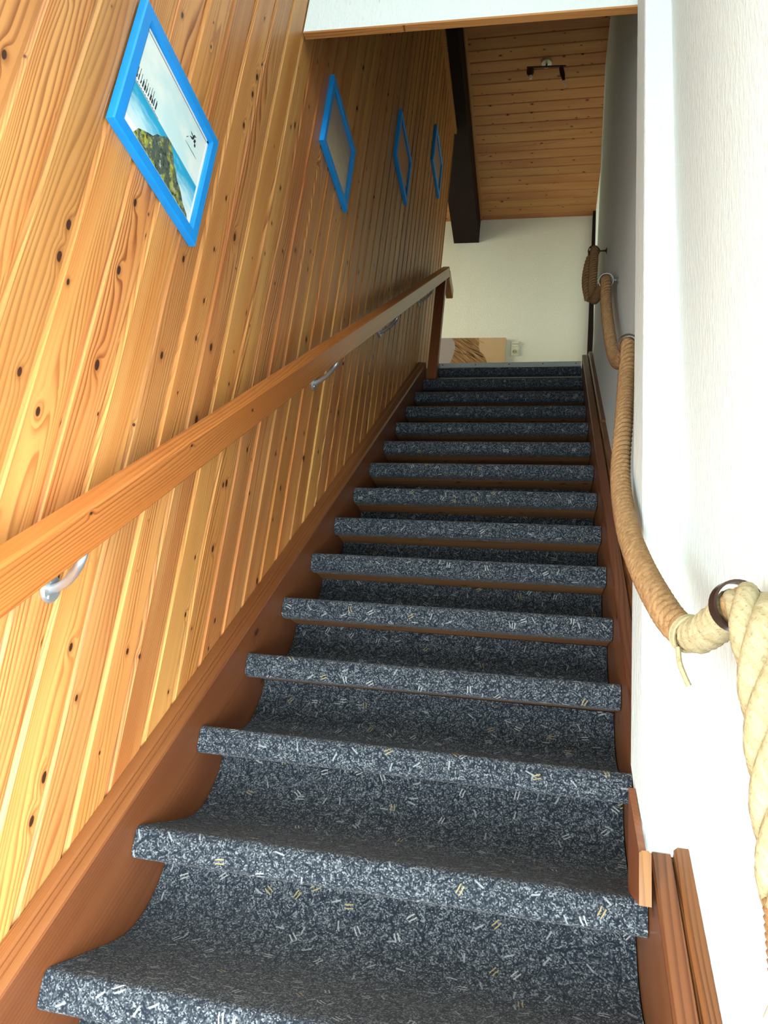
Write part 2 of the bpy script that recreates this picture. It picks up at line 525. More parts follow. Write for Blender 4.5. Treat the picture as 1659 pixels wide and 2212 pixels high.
def frame_y(name, x0, x1, z0, z1, yy):
    m = MB().box(x0, x0 + 0.05, yy, yy + 0.05, z0, z1).box(x1 - 0.05, x1, yy, yy + 0.05, z0, z1).box(x0 + 0.05, x1 - 0.05, yy, yy + 0.05, z1 - 0.05, z1)
    m.box(x0 + 0.05, x1 - 0.05, yy, yy + 0.05, z0, z0 + 0.05)
    struct(m.obj(name, CREAM))


def frame_x(name, y0, y1, z0, z1, xx):
    m = MB().box(xx, xx + 0.012, y0, y0 + 0.05, z0, z1).box(xx, xx + 0.012, y1 - 0.05, y1, z0, z1).box(xx, xx + 0.012, y0 + 0.05, y1 - 0.05, z1 - 0.05, z1)
    m.box(xx, xx + 0.012, y0 + 0.05, y1 - 0.05, z0, z0 + 0.05)
    struct(m.obj(name, CREAM))


frame_y('door_1', 0.0, 0.86, FLOOR, 0.20, -1.74)
frame_y('window_2', 0.0, 0.86, 2.2, 3.3, -1.74)
frame_x('left_fill_frame', -1.42, -0.78, 0.03, 1.07, XL + 0.0005)  # added surround for the left fill, no opening in the boards
frame_x('side_fill_frame', -1.34, -0.62, -0.36, 0.66, XR - 0.0125)  # added surround for the right-hand fill, no opening in the plaster

# landing room
sbox('floor_landing', FLOORM, -2.35, 1.1, YL + 0.03, 4.2, ZL - 0.16, ZL + 0.004)
sbox('wall_far', WHITE_F, -2.35, 1.1, 4.08, 4.2, ZL - 0.1, 4.9)
sbox('wall_landing_right', WHITE, 1.0, 1.1, 2.655, 4.08, ZL, 4.85)
mbw = MB().box(-2.45, -2.35, 2.8, 3.05, ZL, 4.9).box(-2.45, -2.35, 4.05, 4.2, ZL, 4.9).box(-2.45, -2.35, 3.05, 4.05, ZL, 3.3).box(-2.45, -2.35, 3.05, 4.05, 4.4, 4.9)
struct(mbw.obj('wall_landing_left', WHITE))
sbox('wall_landing_near', WHITE, -2.35, -0.17, 2.77, 2.885, ZL - .1, 4.85)
wb = MB().box(-2.43, -2.38, 3.05, 3.10, 3.3, 4.4).box(-2.43, -2.38, 4.0, 4.05, 3.3, 4.4).box(-2.43, -2.38, 3.1, 4.0, 3.3, 3.35).box(-2.43, -2.38, 3.1, 4.0, 4.35, 4.4).box(-2.42, -2.39, 3.53, 3.57, 3.35, 4.35)
struct(wb.obj('window_1', CREAM))
# boarded ceiling
ceil = sbox('ceiling', DARKW, -2.4, 1.12, 0.33, 4.2, ZC + 0.012, ZC + 0.11)
CP = 0.0860
profc = [(0.0, 0.016), (0.0, 0.004), (0.004, 0.0), (CP - 0.010, 0.0), (CP - 0.007, 0.006), (CP + 0.001, 0.006), (CP + 0.001, 0.016)]
y = 4.08 - CP * 43.5
cb = None
while y < 4.08:
    if cb is None:
        cb = MB().prism(profc, -0.95, 1.06, lambda p, a: (a, p[0], p[1])).obj('board', PINE_C); o = cb
    else:
        o = cb.copy(); COL.objects.link(o)
    o.parent = ceil; o.location = (random.uniform(-.02, .02), y, ZC); y += CP
sbox('ceiling_beam', DARKW, -0.165, 0.048, 0.42, 4.085, 4.556, ZC + 0.01)
struct(MB().prism([(0.048, ZC), (0.048, ZC - 0.022), (0.056, ZC - 0.022), (0.068, ZC - 0.008), (0.068, ZC)], 0.42, 4.06, lambda p, a: (p[0], a, p[1])).obj('trim_3', LIGHTZ))
# dark door post in the far right corner
dv = []
for zz, dx in ((ZL, 0), (ZC - 0.02, 0.03)):
    dv += [(0.948 + dx, 4.0, zz), (1.0 + dx, 4.0, zz), (1.0 + dx, 4.079, zz), (0.948 + dx, 4.079, zz)]
struct(new_obj('door_frame', dv, [(0, 3, 2, 1), (4, 5, 6, 7), (0, 1, 5, 4), (1, 2, 6, 5), (2, 3, 7, 6), (3, 0, 4, 7)], DARKW))

# ------------------------------------------------------------------ staircase
stair = empty('staircase', (0, -1.2, FLOOR), 'steep straight staircase with flecked grey carpet treads between red-brown stringers', 'staircase')


def tilt(i, x):
    k = min(1.0, max(0.0, (i - 2) / 6.0))
    return (x / W - 0.5) * 0.015 * k


def rot_slope(o):
    o.rotation_euler = (-(math.pi / 2 - TH), 0, 0)


def arc(cx, cy, r, a0, a1, n):
    return [(cx + r * math.cos(math.radians(a0 + (a1 - a0) * i / n)), cy + r * math.sin(math.radians(a0 + (a1 - a0) * i / n))) for i in range(n + 1)]


# outer carpet path in (y,z) relative to a nosing
outer = [(0.040, -0.0535), (0.018, -0.0535)] + arc(0.0135, -0.040, 0.0135, 262, 180, 4) + arc(0.0135, -0.0135, 0.0135, 180, 96, 5) + [(0.06, 0.0), (0.17, 0.0), (0.215, 0.003), (0.245, 0.011), (0.272, 0.026), (0.295, 0.047), (0.313, 0.072), (0.326, 0.100), (0.3295, 0.1312)]


def offset(path, d):
    out = []
    for i, p in enumerate(path):
        a = path[max(i - 1, 0)]; b = path[min(i + 1, len(path) - 1)]
        tx, ty = b[0] - a[0], b[1] - a[1]; l = math.hypot(tx, ty)
        out.append((p[0] + ty / l * d, p[1] - tx / l * d))
    return out


inner = offset(outer, 0.0055)
arcl = [0]
for a, b in zip(outer, outer[1:]):
    arcl.append(arcl[-1] + math.hypot(b[0] - a[0], b[1] - a[1]))


def carpet(i, x0, x1, out, inn, al, name, parent, shift=0.0):
    nx = 6; n = len(out); V = []; Fc = []; UV = []
    xs = [x0 + (x1 - x0) * j / nx for j in range(nx + 1)]
    for x in xs:
        e = min(x - x0, x1 - x)
        for p in out:
            V.append((x, i * G + p[0], i * H + p[1] + tilt(i, x)))
    m = len(V)
    for x in xs:
        for p in inn:
            V.append((x, i * G + p[0], i * H + p[1] + tilt(i, x)))
    sh = shift
    for j in range(nx):
        for q in range(n - 1):
            Fc.append((j * n + q, j * n + q + 1, (j + 1) * n + q + 1, (j + 1) * n + q))
            UV += [(xs[j] + sh, al[q] + sh * 2), (xs[j] + sh, al[q + 1] + sh * 2), (xs[j + 1] + sh, al[q + 1] + sh * 2), (xs[j + 1] + sh, al[q] + sh * 2)]
            Fc.append((m + j * n + q, m + (j + 1) * n + q, m + (j + 1) * n + q + 1, m + j * n + q + 1))
            UV += [(xs[j], al[q]), (xs[j + 1], al[q]), (xs[j + 1], al[q + 1]), (xs[j], al[q + 1])]
    for j, fl in ((0, False), (nx, True)):
        for q in range(n - 1):
            f = (j * n + q, m + j * n + q, m + j * n + q + 1, j * n + q + 1)
            uv = [(xs[j], al[q]), (xs[j] + .006, al[q]), (xs[j] + .006, al[q + 1]), (xs[j], al[q + 1])]
            if fl:
                f = f[::-1]; uv = uv[::-1]
            Fc.append(f); UV += uv
    for q, fl in ((0, True), (n - 1, False)):
        for j in range(nx):
            f = (j * n + q, m + j * n + q, m + (j + 1) * n + q, (j + 1) * n + q)
            uv = [(xs[j], al[q]), (xs[j], al[q] + .006), (xs[j + 1], al[q] + .006), (xs[j + 1], al[q])]
            if not fl:
                f = f[::-1]; uv = uv[::-1]
            Fc.append(f); UV += uv
    o = new_obj(name, V, Fc, CARPET, None, True, UV)
    shade_auto(o, 50)
    o.parent = parent
    return o


for i in range(-6, 14):
    tr = MB()
    f = lambda p, a, i=i: (a, i * G + p[0], i * H + p[1] + tilt(i, a))
    tr.prism([(0.0065, -0.047), (0.0065, -0.012), (0.014, -0.0062), (0.332, -0.0062), (0.332, -0.047)], 0.0005, W - 0.0005, f)
    t = tr.obj('tread', BARE); keep(t, stair)
    x1 = W - 0.0015 if i != 13 else W - 0.0015
    carpet(i, 0.0015, x1, outer, inner, arcl, 'carpet_cover', t, shift=i * 0.737)
    rb = MB().prism([(0.334, -0.04), (0.334, H - 0.048), (0.348, H - 0.048), (0.348, -0.04)], 0.001, W - 0.001, f)
    keep(rb.obj('riser', BARE), stair)
# last carpeted edge at landing
lo = [(0.05, -0.0535)] + outer[1:10] + [(0.05, 0.0)]
li = offset(lo, 0.0055); la = [0]
for a, b in zip(lo, lo[1:]):
    la.append(la[-1] + math.hypot(b[0] - a[0], b[1] - a[1]))
lt = MB().prism([(0.0065, -0.047), (0.0065, -0.012), (0.014, -0.0062), (0.10, -0.0062), (0.10, -0.047)], 0.047, W, lambda p, a: (a, 14 * G + p[0], 14 * H + p[1] + tilt(14, a))).obj('tread', BARE)
keep(lt, stair)
carpet(14, 0.047, W, lo, li, la, 'carpet_cover', lt, 3.3)


# stringers, built lying along local z and rotated to the slope; local y points down-and-forward
def slope_obj(name, poly, y0, y1, mat, parent, cut0=None, cut1=None):
    """poly in (x, depth below the stringer top plane); from world y0 to y1, plumb cuts"""
    # local z coordinate of a point at world y on the top plane, shifted for depth so that the ends are plumb
    mb = MB(); n = len(poly); V = []
    for yy in (y0, y1):
        for (xx, dd) in poly:
            zz = yy / math.cos(TH) - dd * math.tan(TH) * 1.0
            V.append((xx, dd, zz))
    fs = [(k, (k + 1) % n, n + (k + 1) % n, n + k) for k in range(n)] + [tuple(range(n))[::-1], tuple(range(n, 2 * n))]
    mb.add(V, fs)
    o = mb.obj(name, mat)
    o.rotation_euler = (-(math.pi / 2 - TH), 0, 0)
    o.location = (0, 0, C_ST)
    keep(o, parent)
    return o


slope_obj('stringer', [(-0.0465, 0.004), (-0.003, 0.004), (0.0, 0.008), (0.0, 0.30), (-0.0465, 0.30)], -1.30, 2.488, RED, stair)
slope_obj('stringer_moulding', [(-0.0468, -0.003), (-0.030, -0.003), (-0.026, 0.000), (-0.022, -0.002), (-0.016, 0.000), (-0.012, -0.0015), (-0.0045, 0.0005), (-0.001, 0.004), (-0.0468, 0.0045)], -1.30, 2.488, RED2, stair)
slope_obj('stringer', [(0.851, 0.002), (0.889, 0.002), (0.904, 0.002), (0.904, 0.30), (0.851, 0.30)], -1.30, 2.60, RED, stair)
slope_obj('stringer_moulding', [(0.8505, -0.002), (0.8535, -0.006), (0.879, -0.006), (0.881, 0.003), (0.8505, 0.003)], -1.30, 0.172, RED3, stair)
slope_obj('stringer_moulding', [(0.8815, 0.002), (0.883, -0.010), (0.889, -0.0135), (0.9045, -0.0135), (0.9045, 0.002)], -1.30, 0.172, RED3, stair)
slope_obj('stringer_moulding', [(0.8505, -0.002), (0.8535, -0.006), (0.879, -0.006), (0.881, 0.003), (0.8505, 0.003)], 0.32, 2.60, RED3, stair)
slope_obj('stringer_moulding', [(0.8815, 0.002), (0.884, -0.012), (0.889, -0.016), (0.9045, -0.016), (0.9045, 0.002)], 0.32, 1.68, RED3, stair)
slope_obj('stringer_moulding', [(0.8815, 0.002), (0.884, -0.014), (0.889, -0.022), (0.9045, -0.022), (0.9045, 0.002)], 1.688, 2.60, RED3, stair)
# short filler standing on the second carpeted step beside the pier
fm = MB().prism([(0.113, 0.1805), (0.113, 0.249), (0.120, 0.254), (0.240, 0.335), (0.240, 0.1805)], 0.8262, 0.8365, lambda p, a: (a, p[0], p[1]))
fil = fm.obj('wood_filler', RED)  # red-brown body paints in the shade on the block's left face
ff = MB().prism([(0.8255, 0.1805), (0.8425, 0.1805), (0.8425, 0.249), (0.839, 0.2525), (0.829, 0.2525), (0.8255, 0.249)], 0.108, 0.113, lambda p, a: (p[0], a, p[1])).obj('front_face', FILL, fil)
ff['label'] = 'sawn light wood face'
tag(fil, 'short light wood filler block standing on a carpeted step against the white pier', 'wood block')

# aluminium edge strip on the landing
es = MB().prism([(-0.002, -0.004), (-0.002, 0.023), (0.002, 0.026), (0.045, 0.026), (0.045, 0.020), (0.004, 0.020), (0.004, -0.004)], 0.044, 0.848, lambda p, a: (a, YL + p[0], ZL + p[1] + tilt(14, a)))
eso = es.obj('edge_strip', ALU); tag(eso, 'pale metal edge strip along the landing at the top of the stairs', 'edge strip')
for xx in (0.07, 0.26, 0.45, 0.64, 0.82):
    sm = MB().lathe([(0.0001, -0.0012), (0.003, -0.001), (0.0035, 0.0)], (xx, YL - 0.002, ZL + 0.011 + tilt(14, xx)), (0, 1, 0), 8).obj('screw', BRONZE)
    sm.parent = eso

# ------------------------------------------------------------------ newel post and landing rail
pm = MB().prism([(-0.027, -0.025), (0.024, -0.025), (0.027, -0.022), (0.027, 0.022), (0.024, 0.025), (-0.027, 0.025)], 0, 1, lambda p, a: (0.033 + p[0], 2.525 + p[1], 13 * H + a * (3.034 - 13 * H + (p[1] + 0.0) * 0.90)))
nw = pm.obj('newel_post', RED); tag(nw, 'red-brown square newel post at the stair top under the handrail end', 'newel post')

# ------------------------------------------------------------------ handrail
hr = empty('handrail', (0.04, 1.1, 1.7), 'rectangular orange pine handrail bracketed along the boarded wall', 'handrail')
low = [(-0.62, 0.195), (-0.3532, 0.4397), (-0.1927, 0.5815), (0.0597, 0.8085), (0.2814, 1.0100), (0.6873, 1.3785), (1.545, 2.150), (2.628, 3.128)]
th2 = math.atan2(3.128 - 0.4397, 2.628 + 0.3532)
# build in a local frame whose z runs along the rail
ori = Vector((0, low[0][0], low[0][1])); dz = Vector((0, math.cos(th2), math.sin(th2))); dy = Vector((0, math.sin(th2), -math.cos(th2)))
rp = [(0.019, -0.056), (0.0235, -0.061), (0.058, -0.061), (0.063, -0.056), (0.063, -0.003), (0.060, 0.0), (0.022, 0.0), (0.019, -0.003)]
rr = []
for (yy, zz) in low:
    q = Vector((0, yy, zz)) - ori
    rr.append([(px_, q.dot(dy) + d_, q.dot(dz)) for px_, d_ in rp])
ro = MB().rings(rr).obj('rail', PINE_RAIL)
ro.rotation_euler = (-(math.pi / 2 - th2), 0, 0); ro.location = ori
keep(ro, hr)


rl = MB().prism([(0.020, 3.118), (0.058, 3.118), (0.062, 3.124), (0.062, 3.176), (0.056, 3.182), (0.024, 3.182), (0.018, 3.176)], 2.631, 2.83, lambda p, a: (p[0], a, p[1]))
keep(rl.obj('landing_rail', PINE_RAIL), hr)


def bracket(yb, zb):
    """steel bracket whose saddle touches the rail underside at (yb, zb)"""
    d = Vector((0, math.cos(th2), math.sin(th2)))
    yp, zp = yb + 0.066, zb - 0.052
    plate = MB().lathe([(0.0001, 0), (0.0215, 0), (0.022, 0.003), (0.019, 0.006), (0.0001, 0.0065)], (XL, yp, zp), (1, 0, 0), 24)
    for a in (0.2, 2.3, 4.4):
        plate.lathe([(0.0001, 0.008), (0.0028, 0.0078), (0.0036, 0.0055)], (XL, yp + 0.0145 * math.cos(a), zp + 0.0145 * math.sin(a)), (1, 0, 0), 8)
    pl = plate.obj('bracket', STEEL, None, True)
    keep(pl, hr)
    arm = catmull([(XL + 0.004, yp, zp), (-0.026, yp - 0.010, zp + 0.002), (0.000, yp - 0.030, zp + 0.007), (0.022, yp - 0.050, zp + 0.016), (0.036, yb + 0.003, zb - 0.026), (0.041, yb - 0.001, zb - 0.012), (0.041, yb, zb)], 0.004)
    a = MB().tube(arm, 0.0070, 10).obj('bracket_arm', STEEL, None, True); a.parent = pl
    c = Vector((0.041, yb, zb))
    sd = MB()
    nrm = Vector((0, -math.sin(th2), math.cos(th2)))
    ex = Vector((1, 0, 0))
    vs = []
    for t in (-0.004, 0.0005):
        for (u, v) in ((-0.012, -0.032), (0.012, -0.032), (0.012, 0.032), (-0.012, 0.032)):
            vs.append(c + nrm * t + ex * u + d * v)
    sd.add(vs, [(0, 3, 2, 1), (4, 5, 6, 7), (0, 1, 5, 4), (1, 2, 6, 5), (2, 3, 7, 6), (3, 0, 4, 7)])
    s = sd.obj('bracket_saddle', STEEL); s.parent = pl


def rail_z(yy):
    for (a, b), (c, d) in zip(low, low[1:]):
        if a <= yy <= c:
            return b + (d - b) * (yy - a) / (c - a)


for yb in (-0.200, 0.790, 1.505, 2.25):
    bracket(yb, rail_z(yb) - 0.001)

# ------------------------------------------------------------------ pictures
FW, FH = 0.313, 0.266
SKYM = None


def sea_print():
    n = N('seascape_print')
    u, v, _ = n.sep(n.node('ShaderNodeUVMap').outputs[0])
    nz = n.noise(n.comb(n.math('MULTIPLY', u, 3.0), n.math('MULTIPLY', v, 9.0), 0.0), 1.6, 4, 0.6)
    nzc = n.noise(n.comb(n.math('MULTIPLY', u, 2.0), n.math('MULTIPLY', v, 2.0), 4.0), 1.6, 3, 0.5)
    skyc = n.mix(n.smooth(nzc, 0.35, 0.7), (0.86, 0.93, 0.90), (0.60, 0.84, 0.88))
    seac = n.ramp(n.math('ADD', n.math('MULTIPLY', v, 1.5), n.math('MULTIPLY', nz, 0.5)), [(0.30, (0.80, 0.90, 0.90)), (0.55, (0.50, 0.80, 0.90)), (0.78, (0.03, 0.42, 0.72)), (1.0, (0.03, 0.33, 0.58))])
    hz = n.smooth(v, 0.425, 0.435)
    c = n.mix(hz, seac, skyc)
    return n.done(c, 0.22, 0.5)


def cliff_print():
    n = N('headland_paint')
    _x, u, v = n.sep(n.coord())
    co = n.coord()
    a = n.noise(co, 45, 4, 0.65); b = n.noise(n.vmath('ADD', co, (3, 7, 1)), 90, 4, 0.7)
    left = n.smooth(u, 0.0, -0.09)
    c = n.mix(n.math('MULTIPLY', n.smooth(n.math('ADD', a, n.math('MULTIPLY', left, 0.12)), 0.50, 0.66), 0.9), (0.085, 0.12, 0.10), (0.42, 0.45, 0.045))
    c = n.mix(n.smooth(b, 0.52, 0.66), c, (0.02, 0.028, 0.03))
    c = n.mix(n.smooth(b, 0.42, 0.34), c, (0.45, 0.52, 0.47))
    return n.done(c, 0.3)


def misty_print(name, c1, c2, c3, k):
    n = N(name)
    u, v, _ = n.sep(n.node('ShaderNodeUVMap').outputs[0])
    f = n.noise(n.comb(n.math('MULTIPLY', u, 3.0), n.math('MULTIPLY', v, 5.0), k), 1.2, 4, 0.6)
    g = n.math('ADD', n.math('MULTIPLY', v, 0.8), n.math('MULTIPLY', f, 0.5))
    return n.done(n.ramp(g, [(0.2, c1), (0.55, c2), (0.9, c3)]), 0.20, 0.5)


INK = plain('dark_ink', (0.02, 0.03, 0.04), 0.4, var=0.1)
PAPER = plain('white_print_margin', (0.85, 0.88, 0.88), 0.4, var=0.01)
SEA = sea_print(); CLIFF = cliff_print()
M2 = misty_print('grey_glare_dune_print', (0.52, 0.47, 0.30), (0.40, 0.36, 0.29), (0.26, 0.24, 0.23), 1.0)  # grey tones include a reflection on the picture glass, painted in
M3 = misty_print('brown_dune_print', (0.42, 0.28, 0.16), (0.36, 0.22, 0.13), (0.32, 0.2, 0.13), 5.0)
M4 = misty_print('tan_dune_print', (0.45, 0.34, 0.22), (0.38, 0.28, 0.2), (0.30, 0.22, 0.17), 9.0)


def picture(yc, zc, label, prt, first=False):
    """local frame: origin at the picture centre on the wall, y to the right, z up, x out of the wall"""
    r = empty('picture', (XL + 0.0003, yc, zc), label, 'picture', None)
    a, b = FW / 2, FH / 2; wd = 0.0275
    # mitred frame, four bars; profile across the bar (t, x)
    pr = [(0.0, 0.0), (0.0, 0.0125), (0.0025, 0.015), (0.022, 0.0150), (wd, 0.0115), (wd, 0.0)]
    ring = []
    for sy, sz in ((-1, -1), (1, -1), (1, 1), (-1, 1)):
        ring.append([(x, sy * (a - t), sz * (b - t)) for t, x in pr])
    MB().rings(ring, closed=True).obj('frame', BLUE).parent = r
    ai, bi = a - wd - 0.0005, b - wd - 0.0005
    vs = [(0.007, -ai, -bi), (0.007, ai, -bi), (0.007, ai, bi), (0.007, -ai, bi)]
    bk = [(0.001, p[1], p[2]) for p in vs]
    new_obj('print', vs + bk, [(0, 1, 2, 3), (7, 6, 5, 4), (0, 4, 5, 1), (1, 5, 6, 2), (2, 6, 7, 3), (3, 7, 4, 0)], prt, r, False,
            [(0, 0), (1, 0), (1, 1), (0, 1)] + [(0, 0)] * 20)
    if first:
        def P(u, v, x=0.0074):
            return (x, -ai + 2 * ai * u, -bi + 2 * bi * v)
        out = [(0.13, 0.03), (0.17, 0.12), (0.22, 0.16), (0.27, 0.20), (0.33, 0.24), (0.37, 0.31), (0.42, 0.345), (0.46, 0.40), (0.50, 0.425), (0.535, 0.43), (0.56, 0.40), (0.60, 0.36), (0.63, 0.30), (0.68, 0.265), (0.72, 0.21), (0.79, 0.17), (0.85, 0.10), (0.93, 0.06), (0.95, 0.03)]
        m = MB(); n_ = len(out)
        m.add([P(*p) for p in out] + [P(p[0], p[1], 0.0069) for p in out], [tuple(range(n_))[::-1], tuple(range(n_, 2 * n_))] + [(k, (k + 1) % n_, n_ + (k + 1) % n_, n_ + k) for k in range(n_)])
        m.obj('painted_headland', CLIFF, r)
        m = MB()
        for (u0, u1, v0, v1) in ((0, 1, 0, 0.022), (0, 0.16, 0.022, 0.09), (0, 1, 0.975, 1.0), (0.978, 1, 0, 1)):
            q = [P(u0, v0, .0073), P(u1, v0, .0073), P(u1, v1, .0073), P(u0, v1, .0073)]
            q2 = [(0.0068, p[1], p[2]) for p in q]
            m.add(q + q2, [(0, 1, 2, 3), (7, 6, 5, 4), (0, 4, 5, 1), (1, 5, 6, 2), (2, 6, 7, 3), (3, 7, 4, 0)])
        m.obj('print_margin', PAPER, r)
        m = MB()

        def quad(u0, u1, v0, v1, sk=0.0):
            q = [P(u0, v0, .0075), P(u1, v0, .0075), P(u1 + sk, v1, .0075), P(u0 + sk, v1, .0075)]
            q2 = [(0.0068, p[1], p[2]) for p in q]
            m.add(q + q2, [(0, 1, 2, 3), (7, 6, 5, 4), (0, 4, 5, 1), (1, 5, 6, 2), (2, 6, 7, 3), (3, 7, 4, 0)])
        random.seed(3)
        for k in range(11):       # little sketched fleet on the horizon
            u = 0.015 + k * 0.026; hgt = random.uniform(0.02, 0.07)
            quad(u, u + random.uniform(0.008, 0.018), 0.47, 0.47 + hgt, random.uniform(-.004, .004))
            quad(u + .004, u + 0.007, 0.50, 0.54 + random.uniform(0, 0.06))
            quad(u, u + 0.008, 0.445, 0.449)
        quad(0.0, 0.34, 0.4345, 0.437)
        quad(0.01, 0.972, 0.966, 0.970)
        # sketched bird with a stroke below
        for (u, v, w_, h_, s_) in ((0.74, 0.76, 0.035, 0.016, 0.02), (0.76, 0.80, 0.028, 0.014, -0.02), (0.775, 0.78, 0.02, 0.045, 0.012), (0.80, 0.765, 0.022, 0.04, 0.01), (0.79, 0.83, 0.026, 0.01, 0.01), (0.70, 0.70, 0.006, 0.03, 0.02), (0.82, 0.735, 0.02, 0.03, 0.0)):
            quad(u, u + w_, v, v + h_, s_)
        quad(0.70, 0.84, 0.655, 0.659, 0.05)
        m.obj('ink_sketch', INK, r)
        random.seed(11)
    return r


picture(-0.1365, 1.397, 'blue-framed seascape print with a green headland, lowest and largest looking on the wall', SEA, True)
picture(0.7290, 2.2335, 'blue-framed greyish print on the boards, second up the stair wall', M2)
picture(1.5700, 3.0080, 'blue-framed brownish print on the boards, third up the stair wall', M3)
picture(2.3760, 3.7700, 'blue-framed print highest on the boarded wall, nearest the landing', M4)

# ------------------------------------------------------------------ rope handrail with ring hooks
A_ = Vector((0.852, 1.812, 2.6400)); B_ = Vector((0.860, 1.240, 2.0588)); C_ = Vector((0.862, 0.579, 1.3787)); D_ = Vector((0.868, -0.302, 0.5243))
main = [(0.836, 1.845, 2.400), (0.822, 1.850, 2.500), (0.832, 1.845, 2.600), (0.852, 1.815, 2.640), (0.851, 1.765, 2.600), (0.846, 1.725, 2.470), (0.843, 1.700, 2.340), (0.845, 1.610, 2.235), (0.852, 1.45, 2.160), (0.857, 1.33, 2.100), tuple(B_),
        (0.858, 1.205, 1.955), (0.857, 1.10, 1.79), (0.857, 0.95, 1.600), (0.857, 0.80, 1.463), (0.858, 0.68, 1.395), tuple(C_),
        (0.852, 0.530, 1.26), (0.833, 0.400, 1.080), (0.816, 0.300, 0.910), (0.811, 0.150, 0.760), (0.813, 0.005, 0.652), (0.820, -0.127, 0.564), (0.830, -0.193, 0.520), (0.843, -0.232, 0.505), (0.856, -0.266, 0.512), tuple(D_), (0.871, -0.335, 0.512), (0.873, -0.352, 0.49)]
rope = empty('rope_handrail', (XR - 0.04, 0.0, 0.4), 'thick tan twisted rope handrail looped through rings along the white wall', 'rope')


def strands(path, n, hr_, tr_, pitch, mat, name, parent, sides=8, step=None, phase=0.0, flat=1.0, grow=None):
    fr = frames(path)
    for s in range(n):
        pts = []; sc_ = []
        d = 0.0
        for i, p in enumerate(path):
            if i:
                d += (p - path[i - 1]).length
            t, a, b = fr[i]
            an = 2 * math.pi * (d / pitch + s / n) + phase
            q_ = 1.0 if not grow else 0.55 + 0.45 * min(1.0, d / grow)
            sc_.append(q_)
            pts.append(p + a * (q_ * hr_ * math.cos(an)) + b * (q_ * hr_ * math.sin(an)))
        f2 = frames(pts)
        V = []; Fc = []; UV = []; d = 0
        ds = []
        for i, p in enumerate(pts):
            if i:
                d += (p - pts[i - 1]).length
            ds.append(d)
            t, a, b = f2[i]
            # radial frame so that the strand can be flattened towards the rope axis
            rad = (p - path[i]).normalized(); rad = (rad - t * rad.dot(t)).normalized(); tan = t.cross(rad)
            for k in range(sides):
                an = 2 * math.pi * k / sides
                V.append(p + rad * (sc_[i] * tr_ * flat * math.cos(an)) + tan * (sc_[i] * tr_ * math.sin(an)))
        for i in range(len(pts) - 1):
            for k in range(sides):
                k2 = (k + 1) % sides
                Fc.append((i * sides + k, i * sides + k2, (i + 1) * sides + k2, (i + 1) * sides + k))
                UV += [(k / sides, ds[i]), ((k + 1) / sides, ds[i]), ((k + 1) / sides, ds[i + 1]), (k / sides, ds[i + 1])]
        m = len(pts) - 1
        Fc += [tuple(range(sides))[::-1], tuple(range(m * sides, (m + 1) * sides))]
        UV += [(0, 0)] * sides * 2
        o = new_obj(name, V, Fc, mat, None, True, UV)
        bm = bmesh.new(); bm.from_mesh(o.data); bmesh.ops.recalc_face_normals(bm, faces=bm.faces); bm.to_mesh(o.data); bm.free()
        keep(o, parent)


mp = catmull(main, 0.0030)
strands(mp, 3, 0.0118, 0.0078, 0.047, ROPE, 'strand', rope, 6)
core = MB().tube(mp[::4], 0.0105, 8).obj('rope_core', ROPE, None, True); keep(core, rope)
ep = catmull([(0.868, -0.300, 0.529), (0.872, -0.335, 0.518), (0.8745, -0.368, 0.475), (0.876, -0.385, 0.40), (0.877, -0.398, 0.31), (0.878, -0.405, 0.255)], 0.006)
strands(ep, 4, 0.0160, 0.0135, 0.20, ROPE2, 'end_strand', rope, 12, grow=0.07)
# binding and frayed tuft at the hanging end
bp_ = catmull([(0.878, -0.4045, 0.263), (0.8785, -0.406, 0.235), (0.879, -0.407, 0.215)], 0.006)
bd = MB()
for k, p in enumerate(bp_):
    if k % 1 == 0:
        c = [p + Vector((0.0225 * math.cos(a), 0.0225 * math.sin(a), 0.004 * math.sin(a))) for a in [2 * math.pi * q / 18 for q in range(18)]]
        bd.tube(c, 0.0042, 6, closed=True)
keep(bd.obj('end_binding', ROPE, None, True), rope)
tf = MB(); random.seed(5)
for k in range(70):
    a = random.uniform(0, 6.283); r0 = random.uniform(0.0, 0.018); r1 = random.uniform(0.012, 0.034)
    p0 = Vector((0.879 + r0 * math.cos(a) * 0.8, -0.407 + r0 * math.sin(a), 0.220))
    p2 = Vector((min(0.900, 0.879 + r1 * math.cos(a)), -0.407 + r1 * math.sin(a) * 1.3, 0.220 - random.uniform(0.03, 0.07)))
    p1 = p0.lerp(p2, 0.5) + Vector((random.uniform(-.006, .004), random.uniform(-.006, .006), 0.004))
    tf.tube(catmull([p0, p1, p2], 0.012), 0.0016, 4)
fo = tf.obj('frayed_tuft', ROPE2); keep(fo, rope); fo['kind'] = 'stuff'
